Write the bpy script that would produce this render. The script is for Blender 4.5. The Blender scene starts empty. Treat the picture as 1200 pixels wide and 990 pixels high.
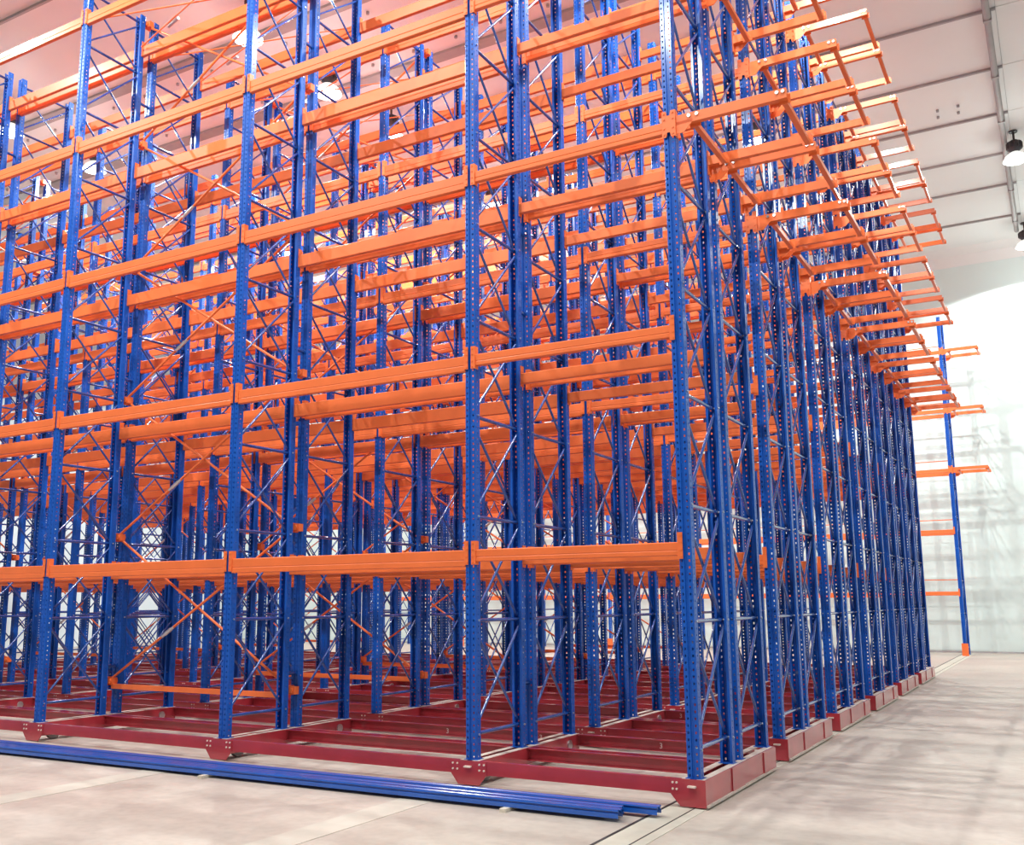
import bpy, math, random
from mathutils import Vector, Matrix

random.seed(7)
S = bpy.context.scene
COL = S.collection

# ---------------------------------------------------------------- camera
FPX = 1150.94                       # focal length in pixels of the 1200 wide frame
yaw, pitch, roll = 0.5239, 0.1667, -0.0056
F = Vector((-math.sin(yaw) * math.cos(pitch), math.cos(yaw) * math.cos(pitch), math.sin(pitch)))
R0 = Vector((math.cos(yaw), math.sin(yaw), 0))
U0 = R0.cross(F)
R = math.cos(roll) * R0 + math.sin(roll) * U0
U = -math.sin(roll) * R0 + math.cos(roll) * U0
cam_data = bpy.data.cameras.new('camera')
cam = bpy.data.objects.new('camera', cam_data)
COL.objects.link(cam)
cam.matrix_world = Matrix(((R.x, U.x, -F.x, 2.4607), (R.y, U.y, -F.y, -7.1675), (R.z, U.z, -F.z, 1.4686), (0, 0, 0, 1)))
cam_data.sensor_width = 36
cam_data.lens = FPX / 1200 * 36
cam_data.shift_x = (600 - 575.84) / 1200
cam_data.shift_y = (512.85 - 495) / 1200
cam_data.clip_end = 300
S.camera = cam

# ---------------------------------------------------------------- light and exposure
world = bpy.data.worlds.new('world')
S.world = world
world.use_nodes = True
bg = world.node_tree.nodes['Background']
bg.inputs['Color'].default_value = (1.0, 0.95, 0.92, 1)      # added even fill, entering where the hall is left open behind the camera
bg.inputs['Strength'].default_value = 0.38
LAMP_WATTS = 2050
LAMP_COLOR = (0.93, 1.0, 0.96)
S.view_settings.view_transform = 'Standard'
S.view_settings.look = 'None'
S.view_settings.exposure = -0.62
S.view_settings.gamma = 1
S.cycles.use_denoising = True
S.cycles.max_bounces = 8
S.cycles.diffuse_bounces = 4

# ---------------------------------------------------------------- materials
def mat(name, color, rough=0.5, metal=0.0, var=0.06, scale=6.0, bump=0.0, coat=0.0, emit=None, dark=None, spec=0.5):
    m = bpy.data.materials.new(name)
    m.use_nodes = True
    nt = m.node_tree
    b = nt.nodes['Principled BSDF']
    b.inputs['Roughness'].default_value = rough
    b.inputs['Metallic'].default_value = metal
    b.inputs['Specular IOR Level'].default_value = spec
    if coat:
        b.inputs['Coat Weight'].default_value = coat
        b.inputs['Coat Roughness'].default_value = 0.15
    if emit:
        b.inputs['Base Color'].default_value = (*color, 1)
        b.inputs['Emission Color'].default_value = (*emit[:3], 1)
        b.inputs['Emission Strength'].default_value = emit[3]
        return m
    tc = nt.nodes.new('ShaderNodeTexCoord')
    n = nt.nodes.new('ShaderNodeTexNoise')
    n.inputs['Scale'].default_value = scale
    n.inputs['Detail'].default_value = 5
    nt.links.new(tc.outputs['Object'], n.inputs['Vector'])
    rp = nt.nodes.new('ShaderNodeValToRGB')
    lo = dark if dark else tuple(c * (1 - var) for c in color)
    hi = tuple(min(1, c * (1 + var)) for c in color)
    rp.color_ramp.elements[0].position = 0.3
    rp.color_ramp.elements[1].position = 0.7
    rp.color_ramp.elements[0].color = (*lo, 1)
    rp.color_ramp.elements[1].color = (*hi, 1)
    nt.links.new(n.outputs['Fac'], rp.inputs['Fac'])
    nt.links.new(rp.outputs['Color'], b.inputs['Base Color'])
    if bump:
        bp = nt.nodes.new('ShaderNodeBump')
        bp.inputs['Strength'].default_value = bump
        bp.inputs['Distance'].default_value = 0.01
        nt.links.new(n.outputs['Fac'], bp.inputs['Height'])
        nt.links.new(bp.outputs['Normal'], b.inputs['Normal'])
    return m

BLUE = mat('blue_powder_coat', (0.004, 0.088, 0.46), 0.42, var=0.10, scale=3, coat=0.25, spec=0.25)
BLUE_TUBE = mat('blue_gloss_brace', (0.010, 0.062, 0.30), 0.25, var=0.10, scale=3, coat=1.0, spec=0.5)
ORANGE = mat('orange_powder_coat', (0.86, 0.175, 0.048), 0.42, var=0.07, scale=2.5, coat=0.2, spec=0.3)
RED = mat('oxide_red_paint', (0.42, 0.026, 0.042), 0.40, var=0.14, scale=4, coat=1.0)
GALV = mat('galvanised_steel', (0.62, 0.64, 0.66), 0.3, metal=0.9, var=0.12, scale=20)
STEEL = mat('dull_wheel_steel', (0.30, 0.29, 0.29), 0.45, metal=0.7, var=0.2, scale=12)
PALE = mat('pale_lug_paint', (0.75, 0.62, 0.56), 0.5)
WHITE = mat('chalk_white_marking', (0.60, 0.36, 0.36), 0.8)
SHEEN = mat('pale_painted_sheen', (0.60, 0.50, 0.45), 0.6, var=0.15, scale=7)  # grazing reflection on upward red faces, put into the colour
BLUE_POST = mat('blue_gloss_post', (0.006, 0.105, 0.52), 0.3, var=0.10, scale=3, coat=0.8, spec=0.4)
DARK = mat('dark_grey_casting', (0.06, 0.05, 0.055), 0.5, metal=0.4)
SEAM = mat('grey_ceiling_profile', (0.34, 0.31, 0.31), 0.5)
PIPE = mat('grey_conduit_plastic', (0.34, 0.31, 0.31), 0.5)
CEIL = mat('ceiling_panel_paint', (0.76, 0.745, 0.735), 0.55, var=0.03, scale=0.5)
WALLM = mat('wall_panel_paint', (0.66, 0.745, 0.73), 0.5, var=0.03, scale=0.6)
WALLG = mat('grey_wall_paint', (0.60, 0.65, 0.69), 0.6, var=0.04, scale=0.6)
WOOD = mat('raw_batten_wood', (0.70, 0.62, 0.52), 0.7, scale=14)
SHADE = mat('white_enamel_reflector', (0.85, 0.87, 0.85), 0.4, emit=(0.95, 1.0, 0.97, 1.2))
GLOW = mat('lamp_diffuser_glow', (0.9, 0.9, 0.9), 0.4, emit=(0.95, 1.0, 0.97, 14))
GROOVE = mat('dark_rail_groove', (0.028, 0.022, 0.024), 0.6)
TRACK_WORN = mat('worn_track_grout', (0.54, 0.475, 0.42), 0.7, var=0.08, scale=5)
TRACK = mat('pale_track_grout', (0.56, 0.52, 0.45), 0.7, var=0.08, scale=5)

def floor_material():
    m = bpy.data.materials.new('dusty_concrete')
    m.use_nodes = True
    nt = m.node_tree
    N, L = nt.nodes.new, nt.links.new
    b = nt.nodes['Principled BSDF']
    tc = N('ShaderNodeTexCoord')
    big = N('ShaderNodeTexNoise'); big.inputs['Scale'].default_value = 0.28; big.inputs['Detail'].default_value = 4
    L(tc.outputs['Object'], big.inputs['Vector'])
    mp = N('ShaderNodeMapping'); mp.inputs['Scale'].default_value = (1.1, 1.5, 1)
    mp.inputs['Rotation'].default_value = (0, 0, 0.1)
    L(tc.outputs['Object'], mp.inputs['Vector'])
    med = N('ShaderNodeTexNoise'); med.inputs['Scale'].default_value = 1.3; med.inputs['Detail'].default_value = 7; med.inputs['Roughness'].default_value = 0.62
    L(mp.outputs['Vector'], med.inputs['Vector'])
    fine = N('ShaderNodeTexNoise'); fine.inputs['Scale'].default_value = 14; fine.inputs['Detail'].default_value = 6
    L(tc.outputs['Object'], fine.inputs['Vector'])
    r1 = N('ShaderNodeValToRGB')
    r1.color_ramp.elements[0].position = 0.35; r1.color_ramp.elements[0].color = (0.52, 0.42, 0.375, 1)
    r1.color_ramp.elements[1].position = 0.68; r1.color_ramp.elements[1].color = (0.51, 0.45, 0.395, 1)
    L(big.outputs['Fac'], r1.inputs['Fac'])
    r2 = N('ShaderNodeValToRGB')
    r2.color_ramp.elements[0].position = 0.34; r2.color_ramp.elements[0].color = (0.88, 0.87, 0.875, 1)
    r2.color_ramp.elements[1].position = 0.56; r2.color_ramp.elements[1].color = (1, 1, 1, 1)
    L(med.outputs['Fac'], r2.inputs['Fac'])
    mx = N('ShaderNodeMixRGB'); mx.blend_type = 'MULTIPLY'; mx.inputs['Fac'].default_value = 0.8
    L(r1.outputs['Color'], mx.inputs['Color1']); L(r2.outputs['Color'], mx.inputs['Color2'])
    r3 = N('ShaderNodeValToRGB')
    r3.color_ramp.elements[0].position = 0.3; r3.color_ramp.elements[0].color = (0.86, 0.85, 0.85, 1)
    r3.color_ramp.elements[1].position = 0.6; r3.color_ramp.elements[1].color = (1, 1, 1, 1)
    L(fine.outputs['Fac'], r3.inputs['Fac'])
    mx2 = N('ShaderNodeMixRGB'); mx2.blend_type = 'MULTIPLY'; mx2.inputs['Fac'].default_value = 0.7
    L(mx.outputs['Color'], mx2.inputs['Color1']); L(r3.outputs['Color'], mx2.inputs['Color2'])
    L(mx2.outputs['Color'], b.inputs['Base Color'])
    rr = N('ShaderNodeMapRange'); rr.inputs['To Min'].default_value = 0.42; rr.inputs['To Max'].default_value = 0.7
    L(med.outputs['Fac'], rr.inputs['Value']); L(rr.outputs['Result'], b.inputs['Roughness'])
    bp = N('ShaderNodeBump'); bp.inputs['Strength'].default_value = 0.08; bp.inputs['Distance'].default_value = 0.01
    L(fine.outputs['Fac'], bp.inputs['Height']); L(bp.outputs['Normal'], b.inputs['Normal'])
    return m
FLOOR = floor_material()

# ---------------------------------------------------------------- mesh helpers
class MB:
    def __init__(self):
        self.v, self.f, self.sm = [], [], []
    def add(self, vs, fs, smooth=False):
        o = len(self.v)
        self.v += [tuple(p) for p in vs]
        for f in fs:
            self.f.append([i + o for i in f]); self.sm.append(smooth)
    def box(self, x0, x1, y0, y1, z0, z1):
        vs = [(x, y, z) for x in (x0, x1) for y in (y0, y1) for z in (z0, z1)]
        self.add(vs, [(0, 1, 3, 2), (4, 6, 7, 5), (0, 4, 5, 1), (2, 3, 7, 6), (0, 2, 6, 4), (1, 5, 7, 3)])
    def tube(self, p0, p1, r, n=8, cap=True, r1=None):
        p0, p1 = Vector(p0), Vector(p1)
        d = (p1 - p0).normalized()
        a = d.orthogonal().normalized(); b = d.cross(a)
        r1 = r if r1 is None else r1
        vs = []
        for p, q in ((p0, r), (p1, r1)):
            for k in range(n):
                t = 2 * math.pi * (k + 0.5) / n
                vs.append(p + a * math.cos(t) * q + b * math.sin(t) * q)
        self.add(vs, [(k, (k + 1) % n, n + (k + 1) % n, n + k) for k in range(n)], True)
        if cap:
            self.add(vs[:n], [tuple(range(n))[::-1]]); self.add(vs[n:], [tuple(range(n))])
    def prism(self, poly, axis, a, b):
        """extrude a closed 2D outline along axis: 0 -> (y,z) outline, 1 -> (x,z), 2 -> (x,y)"""
        n = len(poly)
        def P(p, t):
            return (t, p[0], p[1]) if axis == 0 else (p[0], t, p[1]) if axis == 1 else (p[0], p[1], t)
        vs = [P(p, a) for p in poly] + [P(p, b) for p in poly]
        fs = [(k, (k + 1) % n, n + (k + 1) % n, n + k) for k in range(n)]
        self.add(vs, fs + [tuple(range(n))[::-1], tuple(range(n, 2 * n))])
    def lathe(self, prof, n=20):
        vs = [(r * math.cos(2 * math.pi * k / n), r * math.sin(2 * math.pi * k / n), z) for r, z in prof for k in range(n)]
        m = len(prof)
        self.add(vs, [(j * n + k, j * n + (k + 1) % n, (j + 1) * n + (k + 1) % n, (j + 1) * n + k) for j in range(m - 1) for k in range(n)], True)
    def mesh(self, name, material):
        me = bpy.data.meshes.new(name)
        me.from_pydata(self.v, [], self.f)
        me.polygons.foreach_set('use_smooth', self.sm)
        me.materials.append(material)
        me.update()
        return me

def put(name, me, parent=None, loc=(0, 0, 0), rz=0.0):
    o = bpy.data.objects.new(name, me)
    COL.objects.link(o)
    if parent is not None:
        o.parent = parent
    o.location = loc
    if rz:
        o.rotation_euler = (0, 0, rz)
    return o
def empty(name, parent=None, loc=(0, 0, 0), rz=0.0):
    o = put(name, None, parent, loc, rz)
    o.empty_display_size = 0.2
    return o
def tag(o, label, cat, group=None):
    o['label'] = label; o['category'] = cat
    if group: o['group'] = group
    return o
def structure(o, label=None):
    o['kind'] = 'structure'
    if label: o['label'] = label
    return o
def boxes(*bs):
    m = MB()
    for b in bs: m.box(*b)
    return m

# ---------------------------------------------------------------- measures
BAYS = 7                                    # bay lines 0..7 counted from the open end of the racks
def bx(i): return 0.0 if i == 0 else -1.892 - 2.8 * (i - 1)
BASE = 2.431                                # from one mobile base to the next
ZB = 0.2                                    # top of the red chassis
DEPTH = 0.88                                # one upright frame
ROWB = 1.02                                 # second row on the same base
TOP = 9.16
LEV = [1.889 + 1.6993 * k for k in range(5)]
BACK_Y = 24.3
CEIL_Z = 11.8
LEFT_X = -28.7
RIGHT_X = 9.5
FRONT_Y = -11.0

# ---------------------------------------------------------------- the hall
m = MB(); m.box(LEFT_X, RIGHT_X, FRONT_Y, BACK_Y, -0.3, 0)
floor = structure(put('floor', m.mesh('floor', FLOOR)), 'pinkish beige dusty concrete floor')
for i in range(BAYS + 1):
    m = MB(); m.box(bx(i) - 0.19, bx(i) + 0.09, FRONT_Y, BACK_Y - 0.3, -0.01, 0.003)
    put('track_strip', m.mesh('track_strip', TRACK if i == 0 else TRACK_WORN), floor)
    for x, w in (((-0.197, 0.012), (0.005, 0.005)) if i == 0 else ()):
        m = MB(); m.box(bx(i) + x - w, bx(i) + x + w, FRONT_Y, BACK_Y - 0.3, -0.01, 0.0045)
        put('guide_groove', m.mesh('guide_groove', GROOVE), floor)

m = MB(); m.box(LEFT_X - 0.2, RIGHT_X + 0.2, BACK_Y, BACK_Y + 0.2, 0, CEIL_Z + 0.3)
wall_back = structure(put('wall_back', m.mesh('wall_back', WALLM)), 'white insulated wall behind the racks')
m = MB(); m.box(LEFT_X - 0.2, LEFT_X, FRONT_Y, BACK_Y, 0, CEIL_Z + 0.3)
structure(put('wall_left', m.mesh('wall_left', WALLG)), 'grey wall at the far end of the racks')
m = MB(); m.box(RIGHT_X, RIGHT_X + 0.2, FRONT_Y, BACK_Y, 0, CEIL_Z + 0.3)
structure(put('wall_right', m.mesh('wall_right', WALLM)), 'white wall along the open floor')
m = MB(); m.prism([(BACK_Y, 0), (BACK_Y, 0.045), (BACK_Y - 0.02, 0.04), (BACK_Y - 0.04, 0.0)], 0, LEFT_X, RIGHT_X)
structure(put('baseboard_back', m.mesh('baseboard_back', SEAM)), 'low grey skirting along the back wall')
m = MB(); m.prism([(BACK_Y, CEIL_Z), (BACK_Y, CEIL_Z - 0.45), (BACK_Y - 0.16, CEIL_Z - 0.16), (BACK_Y - 0.45, CEIL_Z)], 0, LEFT_X, RIGHT_X)
structure(put('trim_1', m.mesh('trim', CEIL)), 'sloped cove between the back wall and the ceiling')

m = MB(); m.box(LEFT_X - 0.2, RIGHT_X + 0.2, FRONT_Y, BACK_Y + 0.2, CEIL_Z + 0.05, CEIL_Z + 0.3)
ceiling = structure(put('ceiling', m.mesh('ceiling', SEAM)), 'pale grey panelled ceiling with dark seams')
SEAMS = [FRONT_Y, -8.7, -6.45, -4.2, -2.0, 0.2, 2.41, 5.1, 7.36, 9.2, 11.03, 13.24, 15.35, 17.5, 19.5, 21.85, BACK_Y]
TRUNK_X = 2.27
for a, b in zip(SEAMS, SEAMS[1:]):
    for x0, x1 in ((LEFT_X, TRUNK_X), (TRUNK_X, RIGHT_X)):
        m = MB(); m.box(x0 + 0.003, x1 - 0.003, a + 0.01, b - 0.01, CEIL_Z, CEIL_Z + 0.06)
        put('ceiling_panel', m.mesh('ceiling_panel', CEIL), ceiling)
for y in SEAMS[1:-1]:
    wide = y in (5.1, 7.36)
    w = 0.13 if wide else 0.024
    m = MB(); m.box(LEFT_X, TRUNK_X, y - w, y + w, CEIL_Z - 0.05, CEIL_Z + 0.03)
    put('seam_profile', m.mesh('seam_profile', SEAM), ceiling)
bolt = MB(); bolt.tube((0, 0, 0.01), (0, 0, -0.05), 0.03, 8)
bolt_me = bolt.mesh('ceiling_anchor', SEAM)
for y in (5.1, 7.36):
    for k in range(26):
        for s in (-1, 1):
            put('ceiling_anchor', bolt_me, ceiling, (-2.6 - 0.95 * k, y + s * 0.42, CEIL_Z))
for cx, cy in ((-0.55, 15.0), (0.95, 14.85), (1.35, 14.85), (-0.2, 15.0), (2.65, 15.1), (3.05, 15.0)):
    for dx, dy in ((0, 0), (0.02, -0.32)):
        put('ceiling_anchor', bolt_me, ceiling, (cx + dx, cy + dy, CEIL_Z))

# cable conduit under the ceiling
cond = MB()
cond.tube((TRUNK_X - 0.14, FRONT_Y + 0.2, CEIL_Z - 0.17), (TRUNK_X - 0.14, 22.75, CEIL_Z - 0.17), 0.06, 10)
cond = tag(put('cable_conduit', cond.mesh('cable_conduit', PIPE)), 'long grey conduit running along the ceiling beside the racks', 'conduit')
clip = MB(); clip.box(-0.07, 0.07, -0.03, 0.03, -0.24, -0.051)
clip_me = clip.mesh('pipe_clip', PIPE)
for y in SEAMS[1:-1]:
    put('pipe_clip', clip_me, cond, (TRUNK_X - 0.14, y, CEIL_Z))

# ---------------------------------------------------------------- high bay lamps
lm = MB(); lm.tube((0, 0, 0), (0, 0, -0.26), 0.025, 8); lm.tube((0, 0, 0), (0, 0, -0.03), 0.09, 10)
rod_me = lm.mesh('hanger_rod', DARK)
lm = MB(); lm.lathe([(0.0, -0.22), (0.07, -0.22), (0.10, -0.25), (0.15, -0.27), (0.15, -0.42), (0.11, -0.46), (0.07, -0.52), (0.0, -0.52)], 16)
for k in range(12):
    t = 2 * math.pi * k / 12
    lm.tube((0.15 * math.cos(t), 0.15 * math.sin(t), -0.28), (0.15 * math.cos(t), 0.15 * math.sin(t), -0.42), 0.018, 5)
drv_me = lm.mesh('driver_housing', DARK)
lm = MB(); lm.lathe([(0.075, -0.50), (0.13, -0.53), (0.21, -0.60), (0.255, -0.68), (0.265, -0.70), (0.25, -0.70), (0.20, -0.62), (0.12, -0.55), (0.075, -0.52)], 24)
shade_me = lm.mesh('reflector', SHADE)
lm = MB(); lm.lathe([(0.0, -0.745), (0.12, -0.735), (0.20, -0.71), (0.245, -0.69), (0.0, -0.66)], 24)
glow_me = lm.mesh('diffuser', GLOW)
def lamp(x, y, label):
    t = tag(empty('high_bay_lamp', None, (x, y, CEIL_Z)), label, 'lamp', 'high bay lamps under the ceiling')
    put('hanger_rod', rod_me, t); put('driver_housing', drv_me, t)
    put('reflector', shade_me, t); put('diffuser', glow_me, t)
    d = bpy.data.lights.new('lamp_light', 'SPOT')
    d.spot_size = math.radians(152); d.spot_blend = 0.12
    d.energy = LAMP_WATTS * (0.6 if x > 2 and y > 0 or x < -15 and y < 8 else 1);      # aisle and end lamps are the same type, only dimmed
    d.color = LAMP_COLOR; d.shadow_soft_size = 0.045
    put('lamp_light', d, t, (0, 0, -0.82))
    u = bpy.data.lights.new('lamp_spill', 'POINT')          # what the bowl lets through sideways and upwards
    u.energy = LAMP_WATTS * 0.03; u.color = LAMP_COLOR; u.shadow_soft_size = 0.2
    put('lamp_spill', u, t, (0, 0, -0.95))
    return t
for x, y, lab in (
    (2.32, 22.7, 'lit high bay lamp on the ceiling conduit closest to the back wall'),
    (2.32, 16.45, 'lit high bay lamp on the ceiling conduit, one before the lamp by the back wall'),
    (-2.42, 12.5, 'lit high bay lamp glimpsed between the overhanging orange beams of the racks'),
    (0.0, 4.3, 'high bay lamp above the open end of the second mobile rack'),
    (0.0, 0.8, 'added unseen high bay lamp above the open end of the front mobile rack'),  # unseen, added to strengthen the shadow lines of its row
    (-8.95, 4.25, 'lit high bay lamp over the cross-braced bay, foremost of its row'),
    (-8.95, 6.4, 'lit high bay lamp second from the front in the row over the cross-braced bays'),
    (-8.95, 8.45, 'lit high bay lamp third from the front in the row over the cross-braced bays'),
    (-8.95, 12.7, 'lit high bay lamp rearmost in the row over the cross-braced bays'),
    (-15.6, 4.3, 'lit high bay lamp at the long end of the racks, foremost of its row'),
    (-15.6, 6.35, 'lit high bay lamp at the long end of the racks, second of its row'),
    (-15.6, 12.7, 'added unseen high bay lamp at the long end of the racks, rearmost of its row'),  # hidden by the racks, added for overall brightness
    (2.32, -2.5, 'added unseen high bay lamp on the ceiling conduit over the floor before the racks'),  # this and the next two: out of view, added to light the rack fronts
    (-5.7, -2.5, 'added unseen high bay lamp over the floor before the second long bay of the racks'),
    (-12.3, -2.5, 'added unseen high bay lamp over the floor before the long end of the racks'),
    (-2.42, 19.4, 'added unseen high bay lamp over the open strip before the back wall, behind the short bays'),  # this and the next two: unseen, added to brighten the back wall
    (-8.95, 19.4, 'added unseen high bay lamp over the strip before the back wall, behind the cross-braced bays'),
    (-15.6, 19.4, 'added unseen high bay lamp over the strip before the back wall, behind the long bays'),
    (-2.42, -7.5, 'added unseen high bay lamp over the floor near the open front side, opposite the short bays'),  # this and the next: behind the camera, added as front light
    (-8.95, -7.5, 'added unseen high bay lamp over the floor near the open front side, opposite the long bays'),
    (-22.2, 19.0, 'added unseen high bay lamp over the strip before the back wall, close to the grey end wall'),  # this and the next: unseen, added for more light at the left end
    (-22.2, 9.0, 'added unseen high bay lamp over the middle racks close to the grey end wall'),
):
    lamp(x, y, lab)

# ---------------------------------------------------------------- rack parts: shared meshes
HU = TOP - ZB
def upright_mesh(height, solid):
    """perforated open steel section; web on y=0 facing -y, open side towards +y, foot at z=0"""
    W, D, LIP = 0.05, 0.078, 0.020
    path = [(-W + LIP, D), (-W, D), (-W, 0.006), (-W + 0.006, 0), (-0.012, 0), (-0.007, 0.009), (0.007, 0.009), (0.012, 0), (W - 0.006, 0), (W, 0.006), (W, D), (W - LIP, D)]
    holes = {1: (0.5, 0.012, 0.012), 3: (0.45, 0.013, 0.018), 7: (0.55, 0.013, 0.018), 9: (0.5, 0.012, 0.012)}
    rows = int(height / 0.05)
    m = MB()
    for off in ((0.0, 0.0025) if solid else (0.0,)):
        def shrink(p):
            return (p[0] * (1 - off / W), p[1] + (off if p[1] < 0.04 else 0)) if off else p
        P = [shrink(p) for p in path]
        for k in range(len(P) - 1):
            a, b = Vector(P[k]), Vector(P[k + 1])
            if k not in holes:
                m.add([(*a, 0), (*b, 0), (*b, height), (*a, height)], [(0, 1, 2, 3)])
                continue
            c, hw, hh = holes[k]
            ln = (b - a).length
            us = [0, c - hw / 2 / ln, c + hw / 2 / ln, 1]
            pts = [a.lerp(b, u) for u in us]
            zs = []
            for r in range(rows):
                zs += [r * 0.05 + 0.025 - hh / 2, r * 0.05 + 0.025 + hh / 2]
            for col, (p, q) in enumerate(zip(pts, pts[1:])):
                if col != 1:
                    m.add([(*p, 0), (*q, 0), (*q, height), (*p, height)], [(0, 1, 2, 3)])
                    continue
                zz = [0] + zs + [height]
                vs = []
                for z in zz: vs += [(*p, z), (*q, z)]
                m.add(vs, [(2 * j, 2 * j + 1, 2 * j + 3, 2 * j + 2) for j in range(0, len(zz) - 1, 2)])
    if solid:                                   # walls of the slots
        for k, (c, hw, hh) in holes.items():
            a, b = Vector(path[k]), Vector(path[k + 1])
            d = (b - a).normalized(); n = Vector((-d.y, d.x)) * 0.0025
            ctr = a.lerp(b, c)
            for r in range(rows):
                z0, z1 = r * 0.05 + 0.025 - hh / 2, r * 0.05 + 0.025 + hh / 2
                p, q = ctr - d * hw / 2, ctr + d * hw / 2
                vs = [(*p, z0), (*q, z0), (*q, z1), (*p, z1), (*(p + n), z0), (*(q + n), z0), (*(q + n), z1), (*(p + n), z1)]
                m.add(vs, [(0, 1, 5, 4), (1, 2, 6, 5), (2, 3, 7, 6), (3, 0, 4, 7)])
    return m.mesh('upright', BLUE)
UP_NEAR = upright_mesh(HU, True)
UP_FAR = upright_mesh(HU, False)
UP_WALL = upright_mesh(9.4, False)

HZ = [0.40, 1.325] + [1.325 + 0.877 * k for k in range(1, 9)] + [9.06]      # frame horizontals above the floor
m = MB(); m.tube((0, 0.035, 0), (0, DEPTH - 0.035, 0), 0.0165, 8)
nf = len(m.f)
m.tube((-0.06, 0.045, 0), (0.06, 0.045, 0), 0.009, 6); m.tube((-0.06, DEPTH - 0.045, 0), (0.06, DEPTH - 0.045, 0), 0.009, 6)
HB = m.mesh('horizontal_brace', BLUE_TUBE)
HB.materials.append(GALV)                                  # the bolts through the posts
for k in range(nf, len(m.f)): HB.polygons[k].material_index = 1
DIAG = {}
for h in (HZ[1] - HZ[0], 0.877, HZ[-1] - HZ[-2]):
    for s in (-1, 1):
        m = MB()
        za, zb = (0.035, h - 0.035) if s > 0 else (h - 0.035, 0.035)
        m.tube((0.014 * s, 0.04, za), (0.014 * s, DEPTH - 0.04, zb), 0.0125, 8)
        DIAG[(round(h, 3), s)] = m.mesh('diagonal_brace', BLUE_TUBE)
m = MB(); m.box(-0.062, 0.062, -0.006, 0.1, 0, 0.006)
FOOT = m.mesh('foot_plate', BLUE)

def frame(parent, x, y, z0, up_me, zoff=0.0):
    f = empty('upright_frame', parent, (x, y, 0))
    put('upright', up_me, f, (0, 0, z0)); put('upright', up_me, f, (0, DEPTH, z0), math.pi)
    put('foot_plate', FOOT, f, (0, 0, z0)); put('foot_plate', FOOT, f, (0, DEPTH, z0), math.pi)
    for z in HZ:
        put('horizontal_brace', HB, f, (0, 0, z + zoff))
    for a, b in zip(HZ, HZ[1:]):
        for s in (-1, 1):
            put('diagonal_brace', DIAG[(round(b - a, 3), s)], f, (0, 0, a + zoff))
    return f

def beam_mesh(length, h, name='beam'):
    """box beam with a pressed groove along its face; runs along +x from x=0, outer face towards -y, centred on z=0"""
    d, c = 0.05, 0.006
    g = -h * 0.12
    poly = [(0.0, h / 2 - c), (0.0, g + 0.006), (0.0035, g), (0.0, g - 0.006), (0.0, -h / 2 + c), (c, -h / 2), (d - c, -h / 2), (d, -h / 2 + c), (d, h / 2 - c), (d - c, h / 2), (c, h / 2)]
    m = MB(); m.prism(poly, 0, 0, length)
    return m.mesh(name, ORANGE)
BEAM_LONG = beam_mesh(2.7, 0.14)
BEAM_SHORT = beam_mesh(1.792, 0.102)
def connector_mesh(s):
    """hooked end plate on the upright's face; s=+1 for a beam that starts at the upright (plate lies to its -x side)"""
    m = MB()
    m.box(*sorted((-0.035 * s, 0.006 * s)), -0.009, -0.003, -0.1, 0.1)
    m.box(*sorted((-0.001 * s, 0.006 * s)), -0.003, 0.05, -0.1, 0.1)
    for z in (-0.08, -0.03, 0.03, 0.08):
        m.tube((-0.021 * s, -0.009, z), (-0.021 * s, -0.014, z), 0.008, 6)
    return m.mesh('connector', ORANGE)
CON = {s: connector_mesh(s) for s in (-1, 1)}

def beam(parent, i, y, side, z):
    """beam from bay line i+1 to bay line i; side -1: outer face towards the camera, +1: towards the back"""
    long = i > 0
    me, ln, dz = (BEAM_LONG, 2.7, -0.045) if long else (BEAM_SHORT, 1.792, -0.024)
    xa, xb = bx(i + 1) + 0.05, bx(i) - 0.05
    yy = y + side * 0.006
    if side < 0:
        b = put('beam', me, parent, (xa, yy, z + dz))
        put('connector', CON[1], b, (0, 0, -dz)); put('connector', CON[-1], b, (ln, 0, -dz))
    else:
        b = put('beam', me, parent, (xb, yy, z + dz), math.pi)
        put('connector', CON[1], b, (0, 0, -dz)); put('connector', CON[-1], b, (ln, 0, -dz))
    return b

# overhanging end beams with gusset, end plate and bolts (outer face towards -y; mirrored copy for the far side)
OH = 0.94
def overhang_mesh(mir):
    m = MB(); s = mir
    y0, y1 = sorted((-0.006 * s, 0.044 * s))
    h = 0.082
    m.box(0.052, OH, y0, y1, -h / 2 + 0.015, h / 2 + 0.015)
    g0, g1 = sorted((-0.006 * s, 0.0))
    m.prism([(0.052, 0.0), (0.052, -0.1), (0.12, -0.1), (0.2, -0.02), (0.2, 0.0)], 1, g0, g1)
    return m.mesh('overhang_beam', ORANGE)
def plate_mesh(mir):
    m = MB(); s = mir
    y0, y1 = sorted((-0.019 * s, -0.0145 * s))
    m.prism([(-0.055, -0.115), (-0.02, -0.115), (-0.012, -0.075), (0.012, -0.075), (0.02, -0.115), (0.06, -0.115), (0.06, 0.11), (0.02, 0.11), (0.012, 0.07), (-0.012, 0.07), (-0.02, 0.11), (-0.055, 0.11)][::1], 1, y0, y1)
    for x in (-0.037, 0.037):
        for z in (-0.09, -0.04, 0.04, 0.09):
            m.tube((x, -0.019 * s, z), (x, -0.026 * s, z), 0.008, 6)
    y0, y1 = sorted((-0.0145 * s, 0.044 * s))
    m.box(0.05, 0.06, y0, y1, -0.115, 0.11)
    return m.mesh('end_plate', ORANGE)
def bolts_mesh(mir):
    m = MB(); s = mir
    m.tube((0, -0.006 * s, 0), (0, -0.016 * s, 0), 0.015, 6)
    return m.mesh('bolt', GALV)
OHB = {s: overhang_mesh(s) for s in (-1, 1)}
OHP = {s: plate_mesh(s) for s in (-1, 1)}
OBT = {s: bolts_mesh(s) for s in (-1, 1)}
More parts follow.
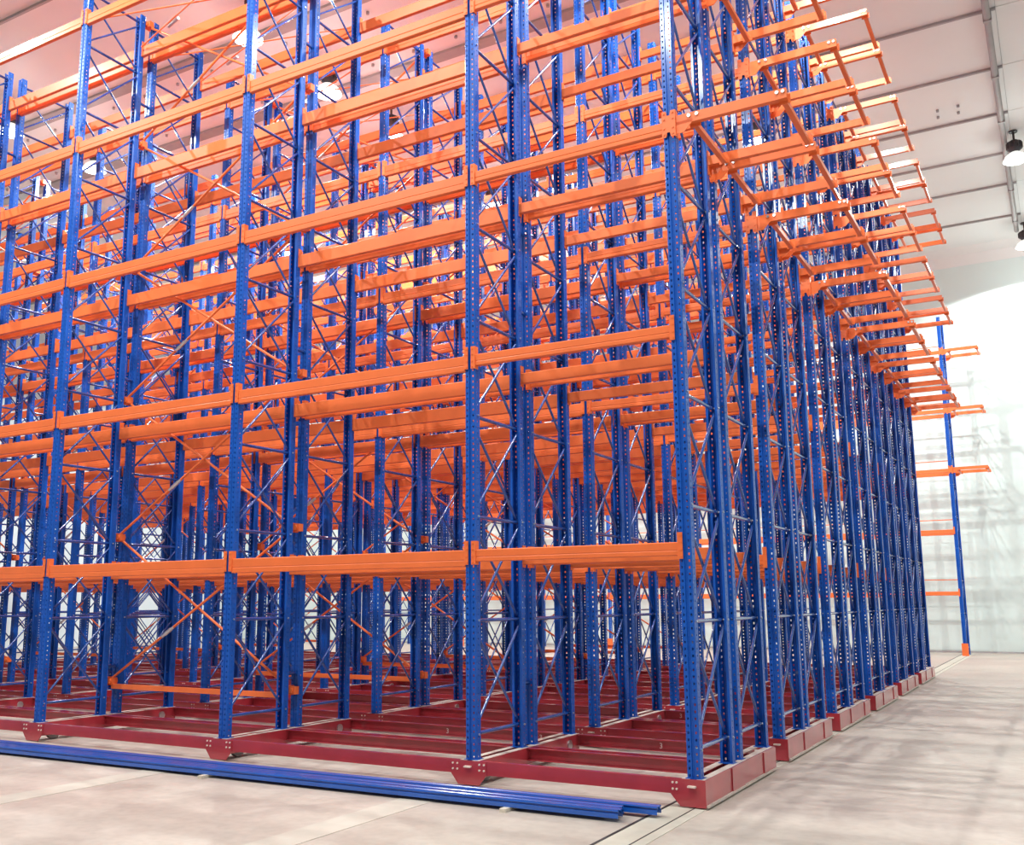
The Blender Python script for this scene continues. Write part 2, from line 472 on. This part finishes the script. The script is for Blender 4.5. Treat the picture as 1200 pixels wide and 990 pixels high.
m = MB(); m.box(-0.021, 0.021, 0.046, DEPTH - 0.046, -0.03, 0.012)
m.box(-0.045, 0.045, 0.0445, 0.05, -0.03, 0.045); m.box(-0.045, 0.045, DEPTH - 0.05, DEPTH - 0.0445, -0.03, 0.045)
TIE = m.mesh('tie_bar', ORANGE)
def overhang(parent, y, z, bolts=True):
    for s, yy in ((1, y), (-1, y + DEPTH)):
        o = put('overhang_beam', OHB[s], parent, (0, yy, z))
        put('end_plate', OHP[s], o)
        if bolts:
            for x in (0.17, 0.235, 0.87, 0.915):
                put('bolt', OBT[s], o, (x, 0, 0.03))
    for x in (0.205, 0.915):
        put('tie_bar', TIE, parent, (x, y, z - 0.02))

# back bracing between the two rows of a base
NODE = [0.58 + 1.7 * k for k in range(6)]
BR = 2.8
m = MB()
m.box(-0.035, 0.045, -0.035, 0.035, -0.04, 0.04); m.tube((0.0, -0.055, 0), (0.0, 0.055, 0), 0.03, 8)
m.box(-0.05, -0.035, -0.05, 0.05, -0.05, 0.05)
NODE_ME = m.mesh('brace_node', ORANGE)
m = MB(); m.tube((0.06, -0.016, 0.04), (BR - 0.06, -0.016, 1.66), 0.015, 6)
ROD_UP = m.mesh('cross_rod', ORANGE)
m = MB(); m.tube((0.06, 0.016, 1.66), (BR - 0.06, 0.016, 0.04), 0.015, 6)
ROD_DN = m.mesh('cross_rod', ORANGE)
m = MB()
def on_up(t): return (0.06 + (BR - 0.12) * t, -0.016, 0.04 + 1.62 * t)
m.tube(on_up(0.315), on_up(0.355), 0.021, 8); m.tube(on_up(0.30), on_up(0.315), 0.017, 6); m.tube(on_up(0.355), on_up(0.37), 0.017, 6)
BUCKLE = m.mesh('turnbuckle', GALV)
m = MB(); m.box(0.05, BR - 0.05, -0.022, 0.022, -0.085, -0.03)
LOWBAR = m.mesh('bracing_bar', ORANGE)
m = MB(); m.tube((0.09, 0.06, 0), (BR - 0.06, DEPTH - 0.08, 0), 0.009, 6); PLAN_A = m.mesh('plan_rod', ORANGE)
m = MB(); m.tube((0.09, DEPTH - 0.08, 0.02), (BR - 0.06, 0.06, 0.02), 0.009, 6); PLAN_B = m.mesh('plan_rod', ORANGE)
m = MB(); m.tube((0.75, 0.66, 0.02), (1.0, 0.59, 0.02), 0.02, 6); PLAN_T = m.mesh('turnbuckle', GALV)
m = MB(); m.tube((0, DEPTH - 0.01, 0), (0, ROWB + 0.01, 0), 0.02, 8); SPACER = m.mesh('row_spacer', BLUE_TUBE)

def bracing(parent, i):
    xl = bx(i + 1)
    for k, z in enumerate(NODE):
        a = put('brace_node', NODE_ME, parent, (xl + 0.04, 0.95, z))
        b = put('brace_node', NODE_ME, parent, (bx(i) - 0.04 + 0.09, 0.95, z), 0)
        if k < len(NODE) - 1:
            r = put('cross_rod', ROD_UP, parent, (xl, 0.95, z)); t = put('turnbuckle', BUCKLE, r); t['label'] = 'bare galvanised turnbuckle'
            put('cross_rod', ROD_DN, parent, (xl, 0.95, z))
    put('bracing_bar', LOWBAR, parent, (xl, 0.95, NODE[0]))
    for y in (0, ROWB):
        put('plan_rod', PLAN_A, parent, (xl, y, LEV[4] - 0.03))
        r = put('plan_rod', PLAN_B, parent, (xl, y, LEV[4] - 0.03)); put('turnbuckle', PLAN_T, r)['label'] = 'bare galvanised turnbuckle'

# chassis
def c_rail(length):
    m = MB(); t = 0.008
    # C section, web towards -y, flanges towards +y
    h = 0.105
    m.prism([(0, 0.0), (0.05, 0.0), (0.05, t), (t, t), (t, h - t), (0.05, h - t), (0.05, h), (0, h)], 0, 0, length)
    return m.mesh('longitudinal_rail', RED)
RAIL_LONG, RAIL_SHORT = c_rail(2.8 - 0.18), c_rail(1.892 - 0.18)
BL = 1.93                                                     # depth of a base
def carrier_mesh():
    m = MB(); t = 0.008
    for s in (-1, 1):
        web = 0.088 * s
        pts = [(web, 0.06), (web - 0.062 * s, 0.06), (web - 0.062 * s, 0.06 + t), (web - t * s, 0.06 + t), (web - t * s, ZB - t), (web - 0.062 * s, ZB - t), (web - 0.062 * s, ZB), (web, ZB)]
        m.prism(pts, 1, 0.0, BL - 0.03)
    for y in (0.42, 0.96, 1.5):
        m.box(-0.078, 0.078, y - 0.004, y + 0.004, 0.07, ZB - 0.012)
    return m.mesh('wheel_carrier', RED)
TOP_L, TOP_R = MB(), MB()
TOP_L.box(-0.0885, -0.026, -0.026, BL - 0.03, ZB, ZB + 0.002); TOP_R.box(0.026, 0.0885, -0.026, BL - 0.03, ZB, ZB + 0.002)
TOPS = [TOP_L.mesh('flange_sheen', SHEEN), TOP_R.mesh('flange_sheen', SHEEN)]  # thin sheets carrying the painted reflection over the red flanges
m = MB(); m.box(0.06, 0.115, -0.03, BL - 0.03, 0.014, 0.03); FLOOR_FLANGE = m.mesh('floor_flange', SHEEN)  # pale colour paints the reflection on this flange too
CARRIER = carrier_mesh()
m = MB()
m.prism([(-0.165, 0.092), (-0.165, ZB), (0.165, ZB), (0.165, 0.092), (0.10, 0.012), (-0.10, 0.012)], 1, -0.038, -0.03)
PLATE_MID = m.mesh('nose_plate', RED)
m = MB()
m.prism([(-0.165, 0.092), (-0.165, ZB + 0.004), (0.098, ZB + 0.004), (0.098, 0.012), (-0.095, 0.012)], 1, -0.038, -0.03)
PLATE_END = m.mesh('nose_plate', RED)
m = MB()
m.box(0.09, 0.098, -0.03, BL - 0.03, 0.02, ZB + 0.004)
SIDE_PLATE = m.mesh('side_plate', RED)
m = MB(); m.box(0.098, 0.107, 0.60, 0.93, 0.03, ZB - 0.002); COVER_A = m.mesh('bolted_cover', RED)
m = MB(); m.box(0.098, 0.107, 1.52, BL - 0.03, 0.03, ZB - 0.002); COVER_B = m.mesh('bolted_cover', RED)
m = MB(); m.tube((0, -0.038, 0), (0, -0.046, 0), 0.0085, 6); PBOLT = m.mesh('bolt', PALE)
m = MB(); m.box(-0.03, 0.03, -0.07, -0.038, -0.006, 0.006); LUG = m.mesh('lug', PALE)
m = MB(); m.tube((-0.022, 0, 0), (0.022, 0, 0), 0.088, 20); m.tube((-0.08, 0, 0), (0.08, 0, 0), 0.03, 12); WHEEL = m.mesh('wheel', STEEL)
m = MB(); m.tube((-0.1, 0, 0), (-0.088, 0, 0), 0.045, 12); m.tube((0.088, 0, 0), (0.1, 0, 0), 0.045, 12); HUB = m.mesh('bearing_cap', GALV)

def chassis(parent, nlines):
    for i in range(nlines):
        c = put('wheel_carrier', CARRIER, parent, (bx(i), 0, 0))
        if i == 0:
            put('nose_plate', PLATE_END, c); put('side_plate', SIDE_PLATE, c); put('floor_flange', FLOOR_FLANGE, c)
            put('bolted_cover', COVER_A, c); put('bolted_cover', COVER_B, c)
        else:
            put('nose_plate', PLATE_MID, c)
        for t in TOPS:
            put('flange_sheen', t, c)['label'] = 'pale top flange with painted-in sheen'
        xs = (-0.148, -0.118) if i == 0 else (-0.148, -0.105, 0.105, 0.148)
        for x in xs:
            for z in (0.13, 0.175):
                put('bolt', PBOLT, c, (x, 0, z))
        if i < 2:
            put('lug', LUG, c, (0.0, 0, 0.155))['label'] = 'pale painted lug'
        for y in (0.22, 1.68):
            put('wheel', WHEEL, c, (0, y, 0.092))
            if i: put('bearing_cap', HUB, c, (0, y, 0.12))
    for i in range(nlines - 1):
        me = RAIL_SHORT if i == 0 else RAIL_LONG
        x, x1 = bx(i + 1) + 0.09, bx(i) - 0.09
        put('longitudinal_rail', me, parent, (x, -0.03, ZB - 0.105))
        put('longitudinal_rail', me, parent, (x1, 0.86, ZB - 0.105), math.pi)
        put('longitudinal_rail', me, parent, (x, 0.93, ZB - 0.105))
        r = put('longitudinal_rail', me, parent, (x1, BL - 0.03, ZB - 0.105), math.pi)

# ---------------------------------------------------------------- six mobile racks
txt = bpy.data.curves.new('painted_number', 'FONT')
txt.body = '3'; txt.size = 0.07; txt.extrude = 0.001; txt.align_x = 'CENTER'; txt.align_y = 'CENTER'
txt.materials.append(WHITE)
tmp = put('painted_number', txt)
bpy.context.view_layer.update()
num_me = bpy.data.meshes.new_from_object(tmp.evaluated_get(bpy.context.evaluated_depsgraph_get()))
bpy.data.objects.remove(tmp); bpy.data.curves.remove(txt)

LABELS = [
    'front mobile pallet rack, red chassis right behind the blue posts lying on the floor',
    'mobile pallet rack standing directly behind the front one, second from the loose posts',
    'third mobile pallet rack counted from the loose blue posts towards the back wall',
    'fourth mobile pallet rack counted from the loose blue posts towards the back wall',
    'fifth mobile pallet rack, last but one before the open strip at the back wall',
    'last mobile pallet rack, bordering the open strip before the back wall',
]
LINES = [6, 7, 8, 8, 8, 8]                                # bay lines the photograph shows of each rack
for n in range(6):
    rack = tag(empty('mobile_pallet_rack', None, (0, n * BASE, 0)), LABELS[n], 'pallet rack', 'mobile pallet racks on red chassis')
    L = LINES[n]
    chassis(rack, L)
    for i in range(L):
        for y in (0, ROWB):
            frame(rack, bx(i), y, ZB, UP_NEAR if n == 0 else UP_FAR)
        for z in (0.75, 4.25, 7.95):
            put('row_spacer', SPACER, rack, (bx(i), 0, z))
    for i in range(L - 1):
        for z in LEV:
            for y in (0, ROWB):
                beam(rack, i, y, -1, z); beam(rack, i, y + DEPTH, 1, z)
    for z in LEV[2:]:
        for y in (0, ROWB):
            overhang(rack, y, z, n < 4)
    for i in (2, 5):
        if i < L - 1:
            bracing(rack, i)
    if n < 3:
        for x in ((-0.94, -2.2, -3.3) if n == 0 else (-1.6, -2.15, -5.0)):
            t = put('painted_number', num_me, rack, (x, BL - 0.03 - 0.052, 0.145))
            t.rotation_euler = (math.pi / 2, 0, 0); t['label'] = 'pale painted figure 3'

# ---------------------------------------------------------------- fixed rack at the back wall
WY = 22.5
wr = tag(empty('fixed_pallet_rack', None, (-0.03, WY, 0)), 'single-row fixed pallet rack standing on the floor against the back wall', 'pallet rack')
for i in range(BAYS + 1):
    frame(wr, bx(i), 0, 0.006, UP_WALL, -0.2)
WL = [1.68 + 1.68 * k for k in range(5)]
m = MB(); m.box(0, 2.7, -0.012, 0.012, -0.012, 0.012); STOP_L = m.mesh('backstop_bar', ORANGE)
m = MB(); m.box(0, 1.792, -0.012, 0.012, -0.012, 0.012); STOP_S = m.mesh('backstop_bar', ORANGE)
for i in range(BAYS):
    for k, z in enumerate(WL):
        beam(wr, i, 0, -1, z); beam(wr, i, DEPTH, 1, z)
        put('backstop_bar', STOP_S if i == 0 else STOP_L, wr, (bx(i + 1) + 0.05, DEPTH + 0.02, z + 0.36))
for z in WL[2:]:
    overhang(wr, 0, z, False)
m = MB()
m.prism([(-0.08, -0.075), (0.08, -0.075), (0.08, 0.03), (0.068, 0.03), (0.068, -0.063), (-0.068, -0.063), (-0.068, 0.03), (-0.08, 0.03)], 2, 0.0, 0.33)
GUARD = m.mesh('foot_guard', ORANGE)
for i in range(BAYS + 1):
    put('foot_guard', GUARD, wr, (bx(i), 0, 0))['label'] = 'orange guard around the post foot'

# ---------------------------------------------------------------- loose blue posts on the floor
def loose_post_mesh(length):
    """rack post on its side: folded section with a deep groove along both long faces"""
    o = [(-0.044, 0.0), (-0.044, 0.030), (-0.028, 0.033), (-0.028, 0.043), (-0.044, 0.046), (-0.040, 0.055), (-0.012, 0.055), (-0.007, 0.048), (0.007, 0.048), (0.012, 0.055),
         (0.040, 0.055), (0.044, 0.046), (0.028, 0.043), (0.028, 0.033), (0.044, 0.030), (0.044, 0.0)]
    inner = [(0.041, 0.0), (0.041, 0.028), (0.025, 0.031), (0.025, 0.045), (0.037, 0.052), (0.010, 0.052), (0.006, 0.045), (-0.006, 0.045), (-0.010, 0.052), (-0.037, 0.052), (-0.025, 0.045), (-0.025, 0.031), (-0.041, 0.028), (-0.041, 0.0)]
    m = MB(); m.prism(o + inner, 0, -length, 0)
    return m.mesh('post_body', BLUE_POST)
POST = loose_post_mesh(9.0)
posts = (
    (-0.665, 0.025, -0.300, 'loose blue rack post lying on the floor, foremost of the three'),
    (-0.572, 0.025, -0.330, 'loose blue rack post lying in the middle of the three on the floor'),
    (-0.43, 0.025, -0.110, 'loose blue rack post lying nearest the red chassis, its end reaching past the other two'),
)
for y, z, x, lab in posts:
    t = put('loose_rack_post', POST, None, (x, y, z), 0.014)
    tag(t, lab, 'post', 'loose blue posts on the floor')
for k, x in enumerate((-1.15, -4.1, -7.3)):
    m = MB(); m.box(-0.025, 0.025, -0.22, 0.24, 0.0, 0.025)
    tag(put('wooden_batten', m.mesh('wooden_batten', WOOD), None, (x, -0.56 + 0.014 * (x + 0.2), 0)),
        ('pale wooden batten under the loose posts near their open ends', 'pale wooden batten under the middle of the loose posts', 'pale wooden batten under the loose posts at the long end')[k], 'batten')
